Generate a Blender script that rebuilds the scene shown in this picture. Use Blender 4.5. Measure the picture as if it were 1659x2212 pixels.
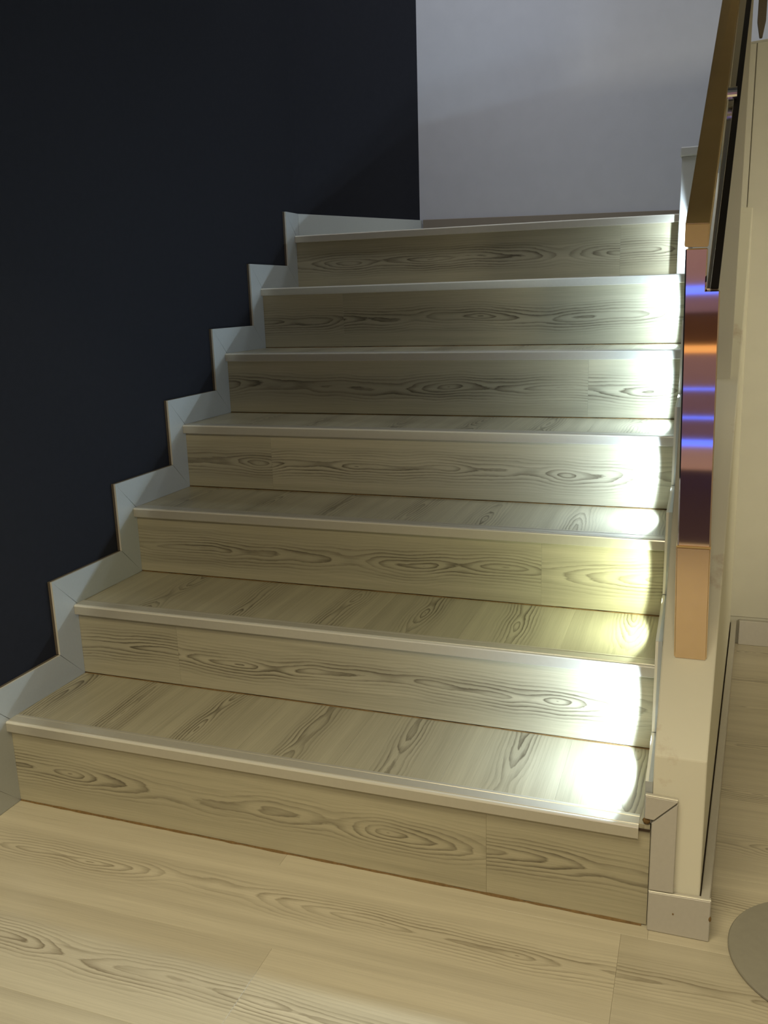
import bpy, bmesh, math, random
from mathutils import Vector, Matrix
for o in list(bpy.data.objects): bpy.data.objects.remove(o)
SC = bpy.context.scene
COL = SC.collection
random.seed(4)
# ------------------------------------------------------------------ camera
cam = bpy.data.cameras.new('camera')
cam.sensor_fit = 'VERTICAL'; cam.sensor_height = 36.0
cam.lens = 1925.0 / 2212 * 36.0
cam.clip_start = 0.02
co = bpy.data.objects.new('camera', cam); COL.objects.link(co)
yaw, pit, rol = 0.34534, 0.23588, -0.02986
cy, sy, cp, sp, cr, sr = math.cos(yaw), math.sin(yaw), math.cos(pit), math.sin(pit), math.cos(rol), math.sin(rol)
fw = Vector((-sy*cp, cy*cp, -sp)); rt = Vector((cy, sy, 0)); up = rt.cross(fw)
r2 = cr*rt + sr*up; u2 = -sr*rt + cr*up
M = Matrix((r2, u2, -fw)).transposed().to_4x4()
M.translation = Vector((1.29221, -1.27687, 0.98576))
co.matrix_world = M
SC.camera = co
# ------------------------------------------------------------------ world, lights, exposure
w = bpy.data.worlds.new('world'); SC.world = w; w.use_nodes = True
w.node_tree.nodes['Background'].inputs[0].default_value = (.55, .6, .7, 1)
w.node_tree.nodes['Background'].inputs[1].default_value = .03
vs = SC.view_settings
vs.view_transform = 'Standard'; vs.look = 'None'; vs.gamma = 1; vs.exposure = 0.0; vs.use_curve_mapping = False
def area(name, loc, tgt, size, power, col, sizey=None):
    l = bpy.data.lights.new(name, 'AREA'); l.energy = power; l.color = col
    l.shape = 'RECTANGLE'; l.size = size; l.size_y = sizey or size
    o = bpy.data.objects.new(name, l); COL.objects.link(o); o.location = loc
    o.rotation_euler = (Vector(tgt)-Vector(loc)).to_track_quat('-Z', 'Y').to_euler()
    return o
area('lobby_lamp', (.75, -1.30, 2.52), (.75, -1.0, 0), .9, 36, (1, .88, .60))
area('lobby_lamp_rear', (1.35, -2.7, 2.52), (1.3, -1.6, .5), .5, 31, (1, .87, .60))
area('side_fill', (3.0, -1.1, 1.25), (2.05, 1.3, .85), .3, 4.5, (1, .92, .70)).data.spread = math.radians(50)  # added fill, unseen, brightens the pier and the right-hand wall
area('upstairs_lamp', (.45, 0.95, 3.7), (.8, 2.2, 1.7), .4, 8.0, (.93, .95, 1)).data.spread = math.radians(80)
area('side_hall_lamp', (2.3, 2.4, 2.5), (2.0, 2.6, 0), .5, 12, (.8, .92, 1))
area('corridor_lamp', (2.6, .1, 2.5), (1.6, .9, .4), .3, .6, (1, .90, .66))
# ------------------------------------------------------------------ materials
def mat(name, col, rough=.5, metal=0, spec=.5, noise=0, nscale=30, bump=0, emit=None, estr=0, aniso=0):
    m = bpy.data.materials.new(name); m.use_nodes = True
    nt = m.node_tree; b = nt.nodes['Principled BSDF']
    b.inputs['Base Color'].default_value = (*col, 1); b.inputs['Roughness'].default_value = rough
    b.inputs['Metallic'].default_value = metal; b.inputs['Specular IOR Level'].default_value = spec
    tc = nt.nodes.new('ShaderNodeTexCoord'); n = nt.nodes.new('ShaderNodeTexNoise')
    n.inputs['Scale'].default_value = nscale; n.inputs['Detail'].default_value = 5
    nt.links.new(tc.outputs['Object'], n.inputs['Vector'])
    if noise:
        mx = nt.nodes.new('ShaderNodeMix'); mx.data_type = 'RGBA'
        mx.inputs['A'].default_value = (*[c*(1-noise) for c in col], 1)
        mx.inputs['B'].default_value = (*[min(1, c*(1+noise)) for c in col], 1)
        nt.links.new(n.outputs['Fac'], mx.inputs['Factor']); nt.links.new(mx.outputs['Result'], b.inputs['Base Color'])
    if bump:
        bp = nt.nodes.new('ShaderNodeBump'); bp.inputs['Strength'].default_value = bump; bp.inputs['Distance'].default_value = .002
        nt.links.new(n.outputs['Fac'], bp.inputs['Height']); nt.links.new(bp.outputs['Normal'], b.inputs['Normal'])
    if emit:
        b.inputs['Emission Color'].default_value = (*emit, 1); b.inputs['Emission Strength'].default_value = estr
    return m

def wood(name, light, dark, rough=.33, strength=1.15):
    """pale laminate: cathedral grain from contour lines of a long cone, UV in metres (u along the board)"""
    m = bpy.data.materials.new(name); m.use_nodes = True
    nt = m.node_tree; L = nt.links.new; b = nt.nodes['Principled BSDF']
    N = lambda t: nt.nodes.new(t)
    def math_(op, a, c=None, d=None):
        n = N('ShaderNodeMath'); n.operation = op
        for i, x in enumerate((a, c, d)):
            if x is None: continue
            if isinstance(x, (int, float)): n.inputs[i].default_value = x
            else: L(x, n.inputs[i])
        return n.outputs[0]
    def comb(x, y):
        n = N('ShaderNodeCombineXYZ')
        for i, v in enumerate((x, y)):
            if isinstance(v, (int, float)): n.inputs[i].default_value = v
            else: L(v, n.inputs[i])
        return n.outputs[0]
    def noise(vec, sc=1, det=2, rgh=.5):
        n = N('ShaderNodeTexNoise'); n.inputs['Scale'].default_value = sc; n.inputs['Detail'].default_value = det
        n.inputs['Roughness'].default_value = rgh; L(vec, n.inputs['Vector']); return n.outputs['Fac']
    uv = N('ShaderNodeUVMap'); uv.uv_map = 'UVMap'
    s = N('ShaderNodeSeparateXYZ'); L(uv.outputs[0], s.inputs[0]); u, v = s.outputs[0], s.outputs[1]
    # slow depth of the cut along the board, gives ellipses and parabolas
    d = math_('MULTIPLY', math_('SUBTRACT', noise(comb(math_('MULTIPLY', u, 2.0), 3.3), 1, 2.2, .5), .5), .26)
    wob = math_('MULTIPLY', math_('SUBTRACT', noise(comb(math_('MULTIPLY', u, 3.0), 9.1), 1, 2), .5), .045)
    vv = math_('MULTIPLY', math_('ADD', v, wob), 1.55)
    r = math_('SQRT', math_('ADD', math_('MULTIPLY', vv, vv), math_('MULTIPLY', d, d)))
    dist = math_('MULTIPLY', math_('SUBTRACT', noise(comb(math_('MULTIPLY', u, 9), math_('MULTIPLY', v, 45)), 1, 4, .6), .5), 1.3)
    ring = math_('ADD', math_('MULTIPLY', r, 96), dist)
    fr = math_('FRACT', ring)
    ramp = N('ShaderNodeValToRGB'); L(fr, ramp.inputs[0])
    e = ramp.color_ramp.elements; e[0].position = 0; e[0].color = (.75, .75, .75, 1); e[1].position = .10; e[1].color = (0, 0, 0, 1)
    e2 = e.new(.48); e2.color = (.07, .07, .07, 1); e3 = e.new(.88); e3.color = (.75, .75, .75, 1); e4 = e.new(.97); e4.color = (1, 1, 1, 1)
    # fade to plain fine grain towards the edges, and in patches
    cen = N('ShaderNodeMapRange'); cen.interpolation_type = 'SMOOTHSTEP'
    L(r, cen.inputs[0]); cen.inputs[1].default_value = .02; cen.inputs[2].default_value = .085
    cen.inputs[3].default_value = 1; cen.inputs[4].default_value = .04
    pat = N('ShaderNodeMapRange'); L(noise(comb(math_('MULTIPLY', u, 4), math_('MULTIPLY', v, 25)), 1, 2), pat.inputs[0])
    pat.inputs[1].default_value = .35; pat.inputs[2].default_value = .65; pat.inputs[3].default_value = .35; pat.inputs[4].default_value = 1
    line = math_('MULTIPLY', math_('MULTIPLY', ramp.outputs[0], cen.outputs[0]), pat.outputs[0])
    fib = noise(comb(math_('MULTIPLY', u, 7), math_('MULTIPLY', v, 420)), 1, 3, .6)
    band = noise(comb(math_('MULTIPLY', u, 1.2), math_('MULTIPLY', v, 38)), 1, 2)
    fac = math_('ADD', math_('MULTIPLY', line, strength),
                math_('ADD', math_('MULTIPLY', math_('SUBTRACT', fib, .5), .55), math_('MULTIPLY', math_('SUBTRACT', band, .45), .75)))
    fac = math_('MAXIMUM', math_('MINIMUM', fac, 1), -.25)
    mx = N('ShaderNodeMix'); mx.data_type = 'RGBA'; mx.clamp_factor = False
    mx.inputs['A'].default_value = (*light, 1); mx.inputs['B'].default_value = (*dark, 1)
    L(fac, mx.inputs['Factor'])
    oi = N('ShaderNodeObjectInfo'); hs = N('ShaderNodeHueSaturation')
    mr = N('ShaderNodeMapRange'); L(oi.outputs['Random'], mr.inputs[0]); mr.inputs[3].default_value = .92; mr.inputs[4].default_value = 1.06
    L(mr.outputs[0], hs.inputs['Value']); L(mx.outputs['Result'], hs.inputs['Color']); L(hs.outputs[0], b.inputs['Base Color'])
    b.inputs['Roughness'].default_value = rough
    bp = N('ShaderNodeBump'); bp.inputs['Strength'].default_value = .12; bp.inputs['Distance'].default_value = .0006
    L(fib, bp.inputs['Height']); L(bp.outputs['Normal'], b.inputs['Normal'])
    return m

def plaster(name, col, stain=None, rough=.7):
    """painted plaster, slightly uneven, with scuffs"""
    m = mat(name, col, rough, 0, .3, .05, 18, .25)
    if stain:
        nt = m.node_tree; b = nt.nodes['Principled BSDF']; L = nt.links.new
        tc = nt.nodes.new('ShaderNodeTexCoord'); n = nt.nodes.new('ShaderNodeTexNoise')
        n.inputs['Scale'].default_value = 13; n.inputs['Detail'].default_value = 6; n.inputs['Roughness'].default_value = .65
        L(tc.outputs['Object'], n.inputs['Vector'])
        mr = nt.nodes.new('ShaderNodeMapRange'); L(n.outputs['Fac'], mr.inputs[0])
        mr.inputs[1].default_value = .62; mr.inputs[2].default_value = .75; mr.inputs[3].default_value = 0; mr.inputs[4].default_value = .6
        mx = nt.nodes.new('ShaderNodeMix'); mx.data_type = 'RGBA'; L(mr.outputs[0], mx.inputs['Factor'])
        mx.inputs['A'].default_value = (*col, 1); mx.inputs['B'].default_value = (*stain, 1)
        L(mx.outputs['Result'], b.inputs['Base Color'])
    return m

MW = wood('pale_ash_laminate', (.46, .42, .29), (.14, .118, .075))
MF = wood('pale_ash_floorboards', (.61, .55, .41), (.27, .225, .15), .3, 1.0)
M_NAVY = mat('dark_navy_wall_paint', (.0150, .0160, .0220), .75, 0, .12, .12, 60, .15)
M_GREY = plaster('cool_grey_white_paint', (.40, .41, .45))
M_CREAM = plaster('cream_plaster', (.80, .77, .63), (.56, .44, .32))
M_BEIGE = plaster('beige_wall_paint', (.55, .53, .44))
M_WHITE = plaster('white_paint', (.62, .63, .62))
M_SKIRT = mat('silver_white_skirting_film', (.47, .50, .51), .34, .25, .5, .04, 200)
M_SKIRT_TRIM = mat('satin_grey_skirting_film', (.56, .53, .47), .38, .15, .5, .05, 150)
M_CORE = mat('brown_fibre_core', (.13, .105, .075), .8, 0, .2, .2, 300)
M_NOSE = mat('champagne_aluminium_nosing', (.56, .53, .44), .33, .3, .5, .04, 120)
M_BACKB = mat('taupe_skirting_film', (.19, .165, .135), .5)
M_EDGE_HILITE = mat('painted_edge_highlight', (.86, .83, .72), .25, .2)  # highlight put in as pale colour on nosing, trim and skirting edges
M_DARK = mat('dark_joint', (.05, .03, .015), .8)
M_SUB = mat('stair_carcass', (.12, .09, .055), .9)
M_RUST = mat('old_brown_glue', (.20, .12, .042), .7, 0, .3, .5, 160, .6)
M_COPPER = mat('copper_mirror_metal', (.88, .68, .58), .04, 1, .5, .05, 25)
M_COPPER2 = mat('brushed_copper_metal', (.82, .64, .42), .17, 1, .5, .06, 40)
M_BRASS = mat('brass_toned_metal', (.72, .52, .22), .30, .6, .5, .12, 12)
M_CHROME = mat('polished_steel', (.78, .76, .72), .12, 1, .5)
M_BLACK = mat('black_handrail_lacquer', (.012, .010, .010), .38, 0, .5)
M_DISC = mat('taupe_powder_coated_steel', (.34, .32, .26), .5, .1, .5, .08, 90)
M_CEIL = mat('ceiling_paint', (.55, .53, .48), .9)
M_PALE = mat('pale_blue_wall_paint', (.55, .66, .74), .8, 0, .3, .03, 20)

# ------------------------------------------------------------------ helpers
def finish(bm, name, m, parent=None, bevel=0, smooth=False):
    bmesh.ops.recalc_face_normals(bm, faces=bm.faces)
    if bevel:
        bmesh.ops.bevel(bm, geom=list(bm.edges), offset=bevel, segments=2, affect='EDGES', profile=.5, clamp_overlap=True)
    me = bpy.data.meshes.new(name); bm.to_mesh(me); bm.free()
    for x in (m if isinstance(m, (list, tuple)) else [m]): me.materials.append(x)
    if smooth:
        for p in me.polygons: p.use_smooth = True
    o = bpy.data.objects.new(name, me); COL.objects.link(o)
    if parent is not None:
        o.parent = parent; o.matrix_parent_inverse = parent.matrix_basis.inverted()
    return o
def add_hexa(bm, lo, hi, mi=0):
    a = [bm.verts.new(p) for p in lo]; b = [bm.verts.new(p) for p in hi]; n = len(a); fs = []
    fs.append(bm.faces.new(a[::-1])); fs.append(bm.faces.new(b))
    for i in range(n): fs.append(bm.faces.new((a[i], a[(i+1) % n], b[(i+1) % n], b[i])))
    for f in fs: f.material_index = mi
    return fs
def prism(name, pts, vec, m, parent=None, bevel=0, uv=None):
    """pts: planar polygon, extruded by vec; uv(co)->(u,v)"""
    bm = bmesh.new(); v = Vector(vec)
    add_hexa(bm, [Vector(p) for p in pts], [Vector(p)+v for p in pts])
    bmesh.ops.recalc_face_normals(bm, faces=bm.faces)
    if bevel:
        bmesh.ops.bevel(bm, geom=list(bm.edges), offset=bevel, segments=1, affect='EDGES', clamp_overlap=True)
    if uv:
        l = bm.loops.layers.uv.new('UVMap')
        for f in bm.faces:
            for lp in f.loops: lp[l].uv = uv(lp.vert.co)
    return finish(bm, name, m, parent)
def box(name, x0, x1, y0, y1, z0, z1, m, parent=None, bevel=0, uv=None):
    return prism(name, [(x0, y0, z0), (x1, y0, z0), (x1, y1, z0), (x0, y1, z0)], (0, 0, z1-z0), m, parent, bevel, uv)
def empty(name, loc):
    o = bpy.data.objects.new(name, None); COL.objects.link(o); o.location = loc; o.empty_display_size = .1; return o
def tag(o, label, cat, group=None):
    o['label'] = label; o['category'] = cat
    if group: o['group'] = group
    return o
def struct(o): o['kind'] = 'structure'; return o

# ------------------------------------------------------------------ stair geometry (metres)
D, H, W, O = .24676, .17, 1.2527, .0125
FIT = [(.0176, -.0026, .0120), (-.0007, -.009, .0071), (.0008, -.0096, -.001), (.0014, -.0083, -.0043),
       (.003, .0029, -.0057), (.0016, .0008, .0034), (.0195, -.0112, .0005)]
YL = [k*D+f[0] for k, f in enumerate(FIT)]; YR = [k*D+f[1] for k, f in enumerate(FIT)]
YL[0] = .008
Z = [(k+1)*H+f[2] for k, f in enumerate(FIT)]; ZB = [0]+Z[:-1]
XR = [1.2347, 1.2427, 1.2427, 1.2427, 1.2427, 1.2385, 1.208]
def yl(k, x): return YL[k]+(YR[k]-YL[k])*x/W

# ------------------------------------------------------------------ setting: walls
CZ = 4.0; YT = 1.535
lc = (.268, 2.062)      # corner landing wall / back wall
wl = struct(prism('wall_left', [(0, -3.7, 0), (0, YT, 0), (-.12, YT, 0), (-.12, -3.7, 0)], (0, 0, CZ), M_NAVY))

dx, dy = lc[0], lc[1]-YT; ln = math.hypot(dx, dy); nx, ny = -dy/ln, dx/ln
wland = struct(prism('wall_landing', [(0, YT, 0), (lc[0], lc[1], 0), (lc[0]+nx*.12, lc[1]+ny*.12, 0), (nx*.12, YT+ny*.12, 0)], (0, 0, CZ), M_NAVY))
bd = Vector((.92, .225, 0)).normalized(); be = Vector((lc[0], lc[1], 0))+bd*1.6
wb = struct(prism('wall_back', [(lc[0], lc[1], 0), tuple(be), (be.x-bd.y*.12, be.y+bd.x*.12, 0), (lc[0]-bd.y*.12, lc[1]+bd.x*.12, 0)], (0, 0, CZ), M_GREY))
# low stringer wall: inner face x=W, top follows the stairs, right face slightly skewed
ye = 1.449
def xr(y): return 1.329+.057*y
prof = lambda x0, x1: None
bm = bmesh.new()
zt = lambda y: .291+.689*(y-.0)
i0 = [(W, .012, 0), (xr(.012), .012, 0), (xr(ye), ye, 0), (W, ye, 0)]
i1 = [(W, .012, zt(.012)), (xr(.012)-.001, .012, zt(.012)), (xr(ye)-.012, ye, zt(ye)), (W, ye, zt(ye))]
add_hexa(bm, [Vector(p) for p in i0], [Vector(p) for p in i1])
ws = struct(finish(bm, 'wall_stair', M_CREAM, None, .0025))
# pier that rises from the sloped top, and the wall facing us on the right
box('pier', 1.305, 1.348, .737, 1.298, zt(.737)-.01, 2.6, M_BEIGE, ws, .001)
wr = struct(prism('wall_right', [(1.349, 1.30, 0), (3.4, 1.30, 0), (3.4, 1.30, 1.70), (1.349, 1.30, 1.572)], (0, .10, 0), M_BEIGE))
# two narrow vertical joints of the facing, built as recessed dark strips between proud panels
for a, b_ in ((1.3495, 1.3765), (1.3785, 1.72)):
    prism('wall_panel', [(a, 1.294, .08), (b_, 1.294, .08), (b_, 1.294, 1.566+(b_-1.349)*.0624), (a, 1.294, 1.566+(a-1.349)*.0624)], (0, .006, 0), M_BEIGE, wr, .001)
bsr = struct(box('baseboard_right', 1.425, 3.4, 1.284, 1.30, 0, .072, M_SKIRT_TRIM, None, .002))
struct(prism('wall_far', [(1.0, 3.4, 0), (3.6, 3.4, 0), (3.6, 3.5, 0), (1.0, 3.5, 0)], (0, 0, 2.6), M_PALE))
struct(prism('wall_side', [(3.4, -3.7, 0), (3.5, -3.7, 0), (3.5, 3.4, 0), (3.4, 3.4, 0)], (0, 0, 2.6), M_BEIGE))
struct(prism('wall_front', [(-.12, -3.9, 0), (3.5, -3.9, 0), (3.5, -3.78, 0), (-.12, -3.78, 0)], (0, 0, 2.6), M_BEIGE))
struct(prism('wall_light_baffle', [(0, -.52, 1.40), (1.55, -.52, 1.40), (1.55, -.42, 1.40), (0, -.42, 1.40)], (0, 0, 2.60), M_GREY))  # unseen, dropped this low to keep lobby light off the upper steps
struct(prism('ceiling', [(0, -3.78, 2.6), (3.5, -3.78, 2.6), (3.5, 3.5, 2.6), (1.55, 3.5, 2.6), (1.55, -.42, 2.6), (0, -.42, 2.6)], (0, 0, .08), M_CEIL))
struct(prism('wall_upper', [(1.55, -.52, 2.68), (1.63, -.52, 2.68), (1.63, 3.0, 2.68), (1.55, 3.0, 2.68)], (0, 0, 1.32), M_GREY))
struct(prism('ceiling_stairwell', [(-.12, -.52, CZ), (1.7, -.52, CZ), (1.7, 3.0, CZ), (-.12, 3.0, CZ)], (0, 0, .08), M_CEIL))

# ------------------------------------------------------------------ floor and its boards
fl = struct(box('floor', -.12, 3.5, -3.9, 3.5, -.05, -.008, M_DARK))
G = .0001
seed = 0
def floor_board(x0, x1, y0, y1, vc):
    global seed
    seed += 1; s = random.uniform(0, 50); fx = random.choice((-1, 1))
    box('board', x0+G, x1-G, y0+G, y1-G, -.008, 0, MF, fl, .0002, uv=lambda c: (s+c.x*fx, c.y-vc))
RW = .195
row = 0
y = -.02-RW*19
while y < 3.3:
    y1 = y+RW; vc = (y+y1)/2+random.uniform(-.02, .02)
    mid = abs(y+.02) < .01
    x0 = 0 if y1 < .03 else 1.256
    if mid: x0 = 1.256
    cuts = [x0]
    first = {0: None}.get(1)
    off = random.uniform(.3, 1.2)
    if abs(y1+.02) < .01: off = 1.216
    if abs(y1+.215) < .01: off = .702
    c = off
    while c < 3.4:
        if c > x0+.08: cuts.append(c)
        c += 1.285
    if 3.4-cuts[-1] < .1: cuts.pop()
    cuts.append(3.4)
    for a, b_ in zip(cuts, cuts[1:]): floor_board(a, b_, y, y1, vc)
    if mid:
        for a, b_ in ((0, .62), (.62, 1.256)): floor_board(a, b_, y, .0195, vc)
    y = y1

# ------------------------------------------------------------------ staircase
st = tag(empty('staircase', (0, 0, 0)), 'straight flight of pale wood laminate stairs with seven risers and metal nosings', 'stairs')
# carcass
bm = bmesh.new(); P = [(0, 0)]
poly = []
for k in range(6):
    yk = max(YL[k], YR[k])+O+.013
    poly += [(yk, ZB[k]-.009 if k else .001), (yk, Z[k]-.011)]
poly += [(1.445, Z[5]-.011), (1.445, .001)]
vsn = [Vector((0.012, a, b_)) for a, b_ in poly]
add_hexa(bm, vsn, [p+Vector((W-.03, 0, 0)) for p in vsn])
finish(bm, 'carcass', M_SUB, st)
prism('landing_slab', [(.030, 1.56, Z[5]+.01), (1.20, 1.53, Z[5]+.01), (1.20, 2.26, Z[5]+.01), (lc[0]+.02, lc[1]-.01, Z[5]+.01)], (0, 0, Z[6]-Z[5]-.022), M_SUB, st)
JX = [.992, .262, .997, .26, 1.024, .274, 1.049]
SEEDR = [(3.1, 1), (11.7, 1), (7.4, -1), (22.3, 1), (15.6, -1), (31.2, 1), (40.9, 1)]
for k in range(7):
    zb, zt_ = ZB[k]+.0015, Z[k]-.012
    WE = W-.0005 if k < 6 else 1.2075
    rs = prism('riser', [(0.0005, yl(k, 0)+O+.008, zb), (WE, yl(k, WE)+O+.008, zb), (WE, yl(k, WE)+O+.008, zt_), (.0005, yl(k, 0)+O+.008, zt_)], (0, .004, 0), M_DARK, st)
    zc = (ZB[k]+Z[k])/2-.01
    for j, (a, b_) in enumerate(((.0005, JX[k]-G), (JX[k]+G, WE))):
        s, fx = SEEDR[k]; s = s+j*17.37
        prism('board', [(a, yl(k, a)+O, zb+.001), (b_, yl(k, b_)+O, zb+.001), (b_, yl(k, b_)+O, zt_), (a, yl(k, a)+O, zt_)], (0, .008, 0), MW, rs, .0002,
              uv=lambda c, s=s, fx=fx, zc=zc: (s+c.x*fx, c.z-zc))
# treads
SEAM = [1.10, 1.07, .98, 1.05, .93, 1.08, 1.0]
for k in range(7):
    back = (lambda x, k=k: yl(k+1, x)+O-.001) if k < 6 else (lambda x: 2.0)
    t = Z[k]
    if k < 6:
        f = [(.001, yl(k, 0)+.006, t-.010), (W-.001, yl(k, W)+.006, t-.010), (W-.001, back(W), t-.010), (.001, back(0), t-.010)]
        tr = prism('tread', f, (0, 0, .002), M_DARK, st)
    else:
        cor = [(.004, yl(6, 0)+.006, t-.010), (1.2075, yl(6, 1.2)+.006, t-.010), (1.2075, lc[1]+.20, t-.010), (lc[0]+.02, lc[1]-.02, t-.010)]
        tr = prism('tread', cor, (0, 0, .002), M_DARK, st)
    c = SEAM[k]
    while c > 0: c -= .195
    xs = []
    while c < W: xs.append(c); c += .195
    for a in xs:
        x0, x1 = max(a, .001)+G, min(a+.195, W-.001 if k < 6 else 1.2075)-G
        if x1-x0 < .01: continue
        s = random.uniform(0, 60); xm = a+.0975+random.uniform(-.02, .02)
        yb0, yb1 = (back(x0), back(x1))
        if k == 6:
            f_ = lambda x: YT+(x)*(dy/dx)-.01 if x < lc[0] else lc[1]+(x-lc[0])*.2446-.01
            yb0, yb1 = max(f_(x0), yl(6, x0)+.05), max(f_(x1), yl(6, x1)+.05)
            if yb0 < yl(6, x0)+.06: continue
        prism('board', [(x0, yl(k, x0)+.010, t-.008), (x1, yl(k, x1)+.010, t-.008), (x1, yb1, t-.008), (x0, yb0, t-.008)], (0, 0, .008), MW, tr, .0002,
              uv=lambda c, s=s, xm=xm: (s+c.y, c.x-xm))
# nosings: rounded L profile with two fine grooves on the top flange
NP = [(0.010, -.022), (.0012, -.022), (0, -.0205), (0, -.003), (.0009, -.0009), (.003, 0.0002), (.0055, .0004), (.0062, -.0004), (.0072, -.0004), (.0079, .0006),
      (.026, .0012), (.0267, .0004), (.0280, .0004), (.0288, .0012), (.034, .0009), (.0365, 0), (.0365, -.0015), (.010, -.0015)]
for k in range(7):
    bm = bmesh.new(); xa, xb = (.0115, XR[k])
    if k == 6: xa = .012
    A = [Vector((xa, yl(k, xa)+p[0], Z[k]+p[1])) for p in NP]; B = [Vector((xb, yl(k, xb)+p[0], Z[k]+p[1])) for p in NP]
    fs = add_hexa(bm, A, B)
    for i in (3, 4, 5): fs[2+i].material_index = 1  # rounded front edge coloured paler, a painted highlight
    finish(bm, 'nosing', [M_NOSE, M_EDGE_HILITE], st)
# brown sealant line at the foot of each riser
for k in range(7):
    bm = bmesh.new(); n = 60; x1 = min(W-.001, XR[k]+.01) if k < 6 else 1.207; prev = None
    for i in range(n+1):
        x = .012+(x1-.012)*i/n; yy = yl(k, x)+O; z0 = ZB[k]; q = random.uniform(.0010, .0022)*(1.7 if k == 0 else 1)
        ring = [bm.verts.new((x, yy-q, z0+.0001)), bm.verts.new((x, yy, z0+q)), bm.verts.new((x, yy+.001, z0-.0005))]
        if prev:
            for a in range(3): bm.faces.new((prev[a], prev[(a+1) % 3], ring[(a+1) % 3], ring[a]))
        prev = ring
    finish(bm, 'joint_bead', M_RUST, st)

# ------------------------------------------------------------------ stepped skirting, both sides
S = .073
def skirt_piece(parent, pts, xface, sgn, mskin, tk=.011):
    """pts in (y,z); sgn +1 board sticks out to +x from xface"""
    bm = bmesh.new()
    core = [Vector((xface, a, b_)) for a, b_ in pts]
    e = tk-.0045
    add_hexa(bm, core, [p+Vector((sgn*e, 0, 0)) for p in core], 1)
    sk = [p+Vector((sgn*e, 0, 0)) for p in core]
    fs = add_hexa(bm, sk, [p+Vector((sgn*.0045, 0, 0)) for p in sk], 0)
    fs[4].material_index = 2  # outer edge of the film takes the pale highlight colour
    return finish(bm, 'skirting_board', [mskin, M_CORE if sgn > 0 else mskin, M_EDGE_HILITE], parent)
def shrink(pts, g=.0004):
    cx = sum(p[0] for p in pts)/len(pts); cz = sum(p[1] for p in pts)/len(pts)
    return [(p[0]+(g if p[0] < cx else -g), p[1]+(g if p[1] < cz else -g)) for p in pts]
def stepped(parent, Y, xface, sgn, last, mskin):
    n = 7
    first_v = 1 if sgn < 0 else 0
    A = [(Y[k]+O, ZB[k]) for k in range(n)]; Nn = [(Y[k]+O, Z[k]) for k in range(n)]
    for k in range(n):
        a, b_ = A[k], Nn[k]
        ap = (a[0]-S, a[1]+S*.98); bp_ = (b_[0]-S, b_[1]+S*.98)
        if first_v <= k < last: skirt_piece(parent, shrink([a, b_, bp_, ap]), xface, sgn, mskin)
        if k+1 < min(n, last):
            c = A[k+1]; cp_ = (c[0]-S, c[1]+S*.98)
            if k == 0 and sgn < 0: bp_ = (.0125, bp_[1]); b_ = (.0125, b_[1])
            skirt_piece(parent, shrink([b_, c, cp_, bp_]), xface, sgn, mskin)
    return A, Nn
bl = struct(empty('baseboard_left', (0, 0, 0)))
YLs = list(YL); 
A, Nn = stepped(bl, YLs, 0.0002, 1, 7, M_SKIRT)
skirt_piece(bl, shrink([(-3.7, 0.0005), (O+YL[0], .0005), (O+YL[0]-S, S*.98), (-3.7, S*.98)]), .0002, 1, M_SKIRT)
# landing part: along the angled wall, then the back wall
z7 = Z[6]; zt7 = z7+S*.98
bm = bmesh.new()
t2 = Vector((dy/ln, -dx/ln, 0))*.011
y7 = YL[6]+O
X1 = Vector((.011, 0, 0)); fold = Vector((.0112, YT+.002, 0))
p = [Vector((.0002, y7-S, zt7)), Vector((.0002, YT, zt7)), Vector((.0002, YT, z7+.001)), Vector((.0002, y7+.0005, z7+.001))]
add_hexa(bm, p, [a+X1 for a in p])
p = [Vector((.0002, YT, zt7)), Vector((lc[0], lc[1], zt7)), Vector((lc[0], lc[1], z7+.001)), Vector((.0002, YT, z7+.001))]
add_hexa(bm, p, [fold+Vector((0, 0, zt7)), p[1]+t2, p[2]+t2, fold+Vector((0, 0, z7+.001))])
finish(bm, 'skirting_board', M_SKIRT, bl)
bb = struct(empty('baseboard_back', (lc[0], lc[1], z7)))
n2 = Vector((bd.y, -bd.x, 0))*.012
c0 = Vector((lc[0], lc[1], z7+.001))+bd*.012; c1 = Vector((lc[0], lc[1], z7+.001))+bd*1.1
prism('skirting_board', [c0, c1, c1+Vector((0, 0, .072)), c0+Vector((0, 0, .072))], n2, M_BACKB, bb, .001)
br = struct(empty('baseboard_stair', (W, 0, 0)))
stepped(br, YR, W-.0002, -1, 6, M_SKIRT)

# trims on the end of the low wall
tr1 = struct(empty('trim_1', (W, 0, 0)))
def face_piece(name, pts, y0=0.0, tk=.0115, m=M_SKIRT_TRIM, bev=.0012):
    return prism(name, [(a, y0, b_) for a, b_ in pts], (0, tk, 0), m, tr1, bev)
face_piece('skirting_board', [(1.2535, .0005), (1.346, .0005), (1.346, .072), (1.2535, .070)])
face_piece('skirting_board', [(1.2535, .0735), (1.2905, .0745), (1.2905, .2285), (1.2555, .1915), (1.2535, .1905)])
face_piece('skirting_board', [(1.2430, .1965), (1.2565, .1955), (1.2905, .2315), (1.2905, .2335), (1.2430, .2355)])
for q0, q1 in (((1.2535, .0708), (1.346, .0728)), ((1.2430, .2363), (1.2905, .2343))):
    face_piece('edge_highlight', [q0, q1, (q1[0], q1[1]+.0013), (q0[0], q0[1]+.0013)], -.0006, .0035, M_EDGE_HILITE, .0003)  # thin pale strips painting the highlight along the top edges
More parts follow.
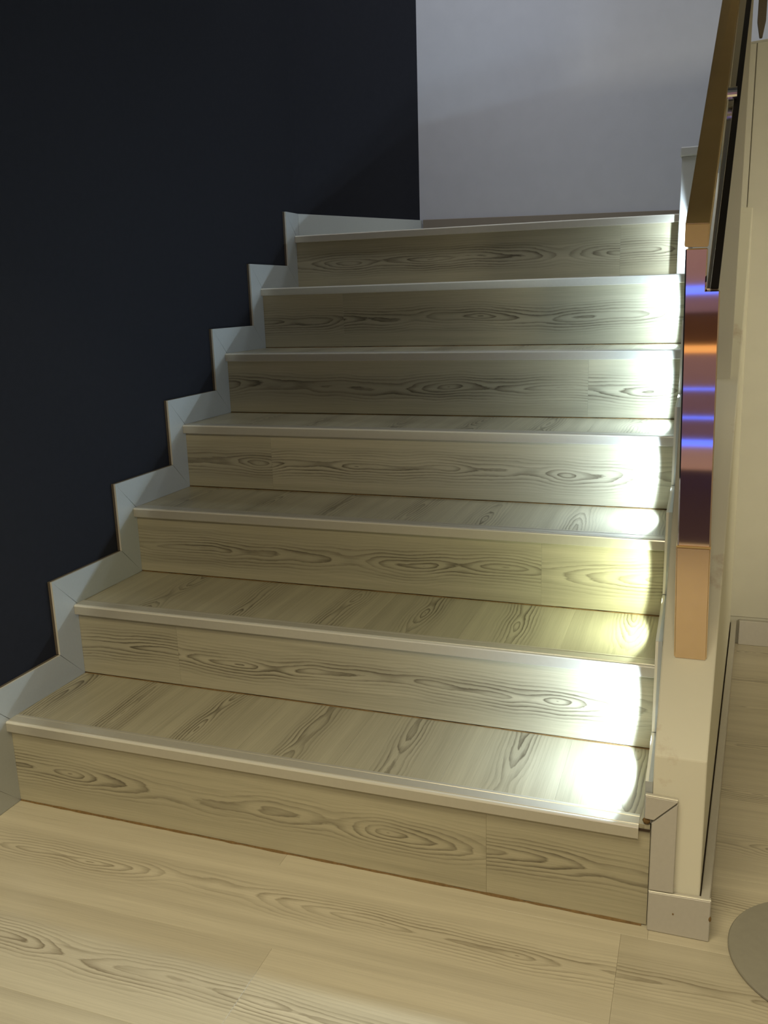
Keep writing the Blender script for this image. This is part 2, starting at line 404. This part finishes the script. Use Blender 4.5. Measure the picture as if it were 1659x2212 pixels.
# glue blob where the pieces meet
bm = bmesh.new(); bmesh.ops.create_icosphere(bm, subdivisions=2, radius=.0055, matrix=Matrix.Translation((1.2458, .006, .190)) @ Matrix.Diagonal((1.1, .8, .9, 1)))
for v in bm.verts: v.co += Vector((random.uniform(-1, 1), random.uniform(-1, 1), random.uniform(-1, 1)))*.0009
finish(bm, 'glue_blob', M_RUST, tr1, smooth=True)
bm = bmesh.new(); bmesh.ops.create_icosphere(bm, subdivisions=2, radius=.0014, matrix=Matrix.Translation((1.2915, -.0002, .0385)))
finish(bm, 'nail_hole', M_RUST, tr1)
bm = bmesh.new(); bmesh.ops.create_icosphere(bm, subdivisions=2, radius=.0036, matrix=Matrix.Translation((1.3455, .0015, .041)) @ Matrix.Diagonal((.6, 1, 1.3, 1)))
finish(bm, 'glue_blob', M_RUST, tr1)
# skirting on the outer face of the low wall, a dark gap behind it
tr2 = struct(empty('trim_2', (1.33, 0, 0)))
g0 = lambda y: xr(y)+.0016+.001*y
prism('skirting_board', [(g0(.0005), .0005, .0005), (g0(1.28), 1.28, .0005), (g0(1.28), 1.28, .073), (g0(.0005), .0005, .073)], (.013, 0, 0), M_SKIRT_TRIM, tr2, .001)
prism('shadow_gap', [(xr(.013)-.0005, .013, .001), (xr(1.28)-.0005, 1.28, .001), (xr(1.28)-.0005, 1.28, .066), (xr(.013)-.0005, .013, .066)], (.0018, 0, 0), M_DARK, tr2)

# white pillar stub beside the top riser, with its cap
nb = tag(empty('newel_block', (1.27, 1.5, Z[5])), 'white painted square block with a small cap beside the top riser', 'pillar')
box('block', 1.2085, 1.300, 1.450, 1.492, Z[5]+.001, 1.338, M_WHITE, nb, .0015)
box('cap', 1.2045, 1.300, 1.446, 1.492, 1.338, 1.362, M_WHITE, nb, .003)

# ------------------------------------------------------------------ step lights (in the inner face of the low wall)
COLS = [(.62, .80, 1), (.86, 1, .72), (.62, .80, 1), (.64, .83, 1), (.64, .83, 1), (.70, .86, 1)]
POW = [6.2, 3.2, 5.6, 5.0, 4.4, 2.2]
M_LENS = [mat('led_lens_cool', (.9, .9, .9), .3, emit=(.82, .94, 1), estr=5), mat('led_lens_greenish', (.9, .9, .9), .3, emit=(.95, 1, .7), estr=4)]
for k in range(6):
    loc = (W, YR[k]+.150, Z[k]+.098)
    if k == 5: loc = (W, 1.398, Z[k]+.098)
    e = empty('step_light', loc)
    tag(e, 'small round step light in the low wall over the %s tread' % ('lowest', 'second lowest', 'third', 'fourth', 'fifth', 'sixth')[k] +
        (', glowing greenish yellow' if k == 1 else ', glowing cool white'), 'light', 'step lights along the low wall')
    bm = bmesh.new()
    bmesh.ops.create_cone(bm, cap_ends=True, segments=24, radius1=.014, radius2=.013, depth=.0012, matrix=Matrix.Translation((W-.0007, loc[1], loc[2])) @ Matrix.Rotation(-math.pi/2, 4, 'Y'))
    finish(bm, 'bezel', M_CHROME, e)
    bm = bmesh.new()
    bmesh.ops.create_cone(bm, cap_ends=True, segments=20, radius1=.009, radius2=.008, depth=.0005, matrix=Matrix.Translation((W-.0016, loc[1], loc[2])) @ Matrix.Rotation(-math.pi/2, 4, 'Y'))
    finish(bm, 'lens', M_LENS[1 if k == 1 else 0], e)
    l = bpy.data.lights.new('led', 'SPOT'); l.energy = POW[k]; l.color = COLS[k]
    l.spot_size = math.radians(150 if k < 3 else 164); l.spot_blend = .12; l.shadow_soft_size = .004
    o = bpy.data.objects.new('led', l); COL.objects.link(o); o.parent = e
    o.location = (-.0062, 0, 0); o.rotation_euler = Vector((-1, 0, -.03)).to_track_quat('-Z', 'Y').to_euler()

# ------------------------------------------------------------------ newel post and handrail
post = tag(empty('newel_post', (1.296, .18, .40)), 'square mirror-polished copper post standing on the sloped top of the low wall', 'post')
def lean_box(name, z0, z1, x0a, x1a, x0b, x1b, y0, y1, m, parent, bev, foot=False):
    bm = bmesh.new()
    za, zb_ = (zt(y0), zt(y1)) if foot else (z0, z0)
    lo = [(x0a, y0, za), (x1a, y0, za), (x1a, y1, zb_), (x0a, y1, zb_)]
    hi = [(x0b, y0, z1), (x1b, y0, z1), (x1b, y1, z1), (x0b, y1, z1)]
    add_hexa(bm, [Vector(p) for p in lo], [Vector(p) for p in hi])
    bmesh.ops.recalc_face_normals(bm, faces=bm.faces)
    bmesh.ops.bevel(bm, geom=list(bm.edges), offset=bev, segments=3, affect='EDGES', clamp_overlap=True)
    return finish(bm, name, m, parent)
def px(z): t = (z-.40)/.66; return 1.2722-.0135*t, 1.3215-.0125*t
a0, a1 = px(.40); b0, b1 = px(.5885)
sl = lean_box('lower_sleeve', .40, .5885, a0-.0006, a1+.0004, b0-.0018, b1+.0004, .1575, .2085, M_COPPER2, post, .002, True)
c0_, c1_ = px(1.09)
xa_, xb_ = px(.9825); xc_ = px(1.043)[0]
prism('shaft', [(b0+.0002, .159, .5890), (b1-.0002, .159, .5890), (xb_, .159, .9825), (1.2908, .159, .9825), (1.2908, .159, 1.043), (xc_, .159, 1.043)], (0, .0485, 0), M_COPPER, post, .002)
lean_box('seam_ring', .5872, .5905, b0-.0016, b1+.0008, b0-.0016, b1+.0008, .1570, .209, M_BRASS, post, .0006)

hr = tag(empty('handrail', (1.275, .15, 1.05)), 'brass-toned box handrail rising steeply from the copper post with a black inner rail beside it', 'handrail')
def tube(name, ptsL, m, parent, bev):
    """ptsL: two cross-sections of four corners"""
    bm = bmesh.new(); add_hexa(bm, [Vector(p) for p in ptsL[0]], [Vector(p) for p in ptsL[1]])
    bmesh.ops.recalc_face_normals(bm, faces=bm.faces)
    if bev: bmesh.ops.bevel(bm, geom=list(bm.edges), offset=bev, segments=2, affect='EDGES', clamp_overlap=True)
    return finish(bm, name, m, parent)
T = 1.6   # extend beyond the frame
def ext(a, b_, t): return tuple(a[i]+(b_[i]-a[i])*t for i in range(3))
ya, yb = .150, .70
za, zb2 = 1.0775, 1.515
RA = [(1.2575, ya, za), (1.2910, ya, za-.001)]; RB = [(1.2915, yb, zb2), (1.3215, yb, zb2)]
h = .0335
def sect(a, b_, dz): return [a, b_, (b_[0], b_[1]+.0, b_[2]-dz), (a[0], a[1]+.0, a[2]-dz)]
s0 = sect(RA[0], RA[1], h)
s1 = sect(ext(RA[0], RB[0], T), ext(RA[1], RB[1], T), h)
tube('rail', [s0, s1], M_BRASS, hr, .0012)
# black rail to the right, its lower end hangs lower than the brass one
K0 = [(1.2966, .140, .9845), (1.3078, .140, .984)]; K1 = [(1.3345, .70, 1.512), (1.3435, .70, 1.511)]
k0 = [K0[0], K0[1], (K0[1][0], .215, K0[1][2]+.0), (K0[0][0], .215, K0[0][2]+.0)]
def flat(A0, A1, B0, B1, th, t, name, m, bev):
    e0, e1 = ext(A0, B0, t), ext(A1, B1, t)
    lo = [A0, A1, (A1[0], A1[1]+th, A1[2]-.002), (A0[0], A0[1]+th, A0[2]-.002)]
    hi = [e0, e1, (e1[0], e1[1]+th, e1[2]-.002), (e0[0], e0[1]+th, e0[2]-.002)]
    return tube(name, [lo, hi], m, hr, bev)
flat(K0[0], K0[1], K1[0], K1[1], .014, T, 'black_rail', M_BLACK, .0012)
P0 = [(1.2916, .150, .985), (1.2962, .150, .985)]; P1 = [(1.3225, .70, 1.5), (1.3335, .70, 1.5)]
flat(P0[0], P0[1], P1[0], P1[1], .004, T, 'steel_strip', M_CHROME, .0003)
bm = bmesh.new()
bmesh.ops.create_cone(bm, cap_ends=True, segments=20, radius1=.011, radius2=.011, depth=.022, matrix=Matrix.Translation((1.312, .465, 1.305)) @ Matrix.Rotation(math.pi/2, 4, 'Y'))
finish(bm, 'bracket', M_CHROME, hr, smooth=False)

# ------------------------------------------------------------------ floor stand at the right edge
fs = tag(empty('floor_stand', (1.511, .005, 0)), 'round flat taupe base of a floor stand on the boards beside the low wall', 'stand')
def lathe(name, prof, c, m, parent, n=96):
    bm = bmesh.new(); rings = []
    for r, z in prof:
        rings.append([bm.verts.new((c[0]+r*math.cos(2*math.pi*i/n), c[1]+r*math.sin(2*math.pi*i/n), c[2]+z)) for i in range(n)])
    for a, b_ in zip(rings, rings[1:]):
        for i in range(n): bm.faces.new((a[i], a[(i+1) % n], b_[(i+1) % n], b_[i]))
    bm.faces.new(rings[0][::-1]); bm.faces.new(rings[-1])
    return finish(bm, name, m, parent)
lathe('base_disc', [(.136, .0005), (.1375, .002), (.1375, .005), (.136, .0065), (.040, .0075)], (1.511, .005, 0), M_DISC, fs)
lathe('pole', [(.016, .0075), (.016, .95), (.014, .955)], (1.511, .005, 0), M_CHROME, fs, 24)

# brown batten hanging above the right-hand wall
bt = tag(prism('hanging_batten', [(1.3815, 1.27, 1.575), (1.3880, 1.27, 1.575), (1.3935, 1.27, 1.61), (1.3935, 1.27, 2.599), (1.3745, 1.27, 2.599), (1.3745, 1.27, 1.61)], (0, .02, 0), M_CORE, None, .001),
         'narrow brown batten hanging down above the beige wall at the top right corner', 'batten')

# ------------------------------------------------------------------ behind the camera: counter with blue strips (seen mirrored in the post)
ct = tag(empty('shop_counter', (1.3, -3.6, 0)), 'purple counter with glowing blue strips, seen mirrored in the copper post', 'counter')
M_PINK = mat('pink_plinth', (.80, .62, .74), .5)
M_PURP = mat('purple_counter_panel', (.32, .23, .42), .4)
M_MAUVE = mat('mauve_panel', (.40, .29, .44), .5)
M_BRN = mat('brown_shelf', (.10, .045, .025), .4)
M_GOLD = mat('gold_ledge', (.95, .62, .28), .5, emit=(1, .5, .15), estr=.7)
M_BLUE = mat('blue_light_strip', (.1, .1, .6), .4, emit=(.07, .16, 1), estr=2.6)
bx0, bx1 = .55, 2.3
box('body', bx0, bx1, -3.77, -3.62, 0.001, 1.30, M_MAUVE, ct, .002)
def fr(name, z0, z1, m, out=.02): return box(name, bx0, bx1, -3.6195, -3.6195+out, z0+.0005, z1-.0005, m, ct, .001)
fr('plinth', 0.001, .132, M_PINK); fr('light_strip', .132, .168, M_BLUE)
fr('panel', .168, .284, M_PURP); fr('light_strip', .284, .298, M_BLUE)
fr('panel', .298, .443, M_PURP); fr('light_strip', .443, .455, M_BLUE)
fr('panel', .455, .645, M_MAUVE); fr('ledge', .645, .685, M_GOLD, .025)
fr('shelf', .685, .86, M_BRN, .01); fr('panel', .86, .955, M_PURP); fr('light_strip', .955, 1.0, M_BLUE); fr('panel', 1.0, 1.29, M_MAUVE)
rg = tag(box('floor_mat', .75, 1.9, -3.55, -2.02, .0005, .008, mat('dark_plum_mat', (.035, .022, .03), .8, 0, .2, .2, 300, .4), None, .002),
         'dark plum floor mat in front of the purple counter', 'mat')
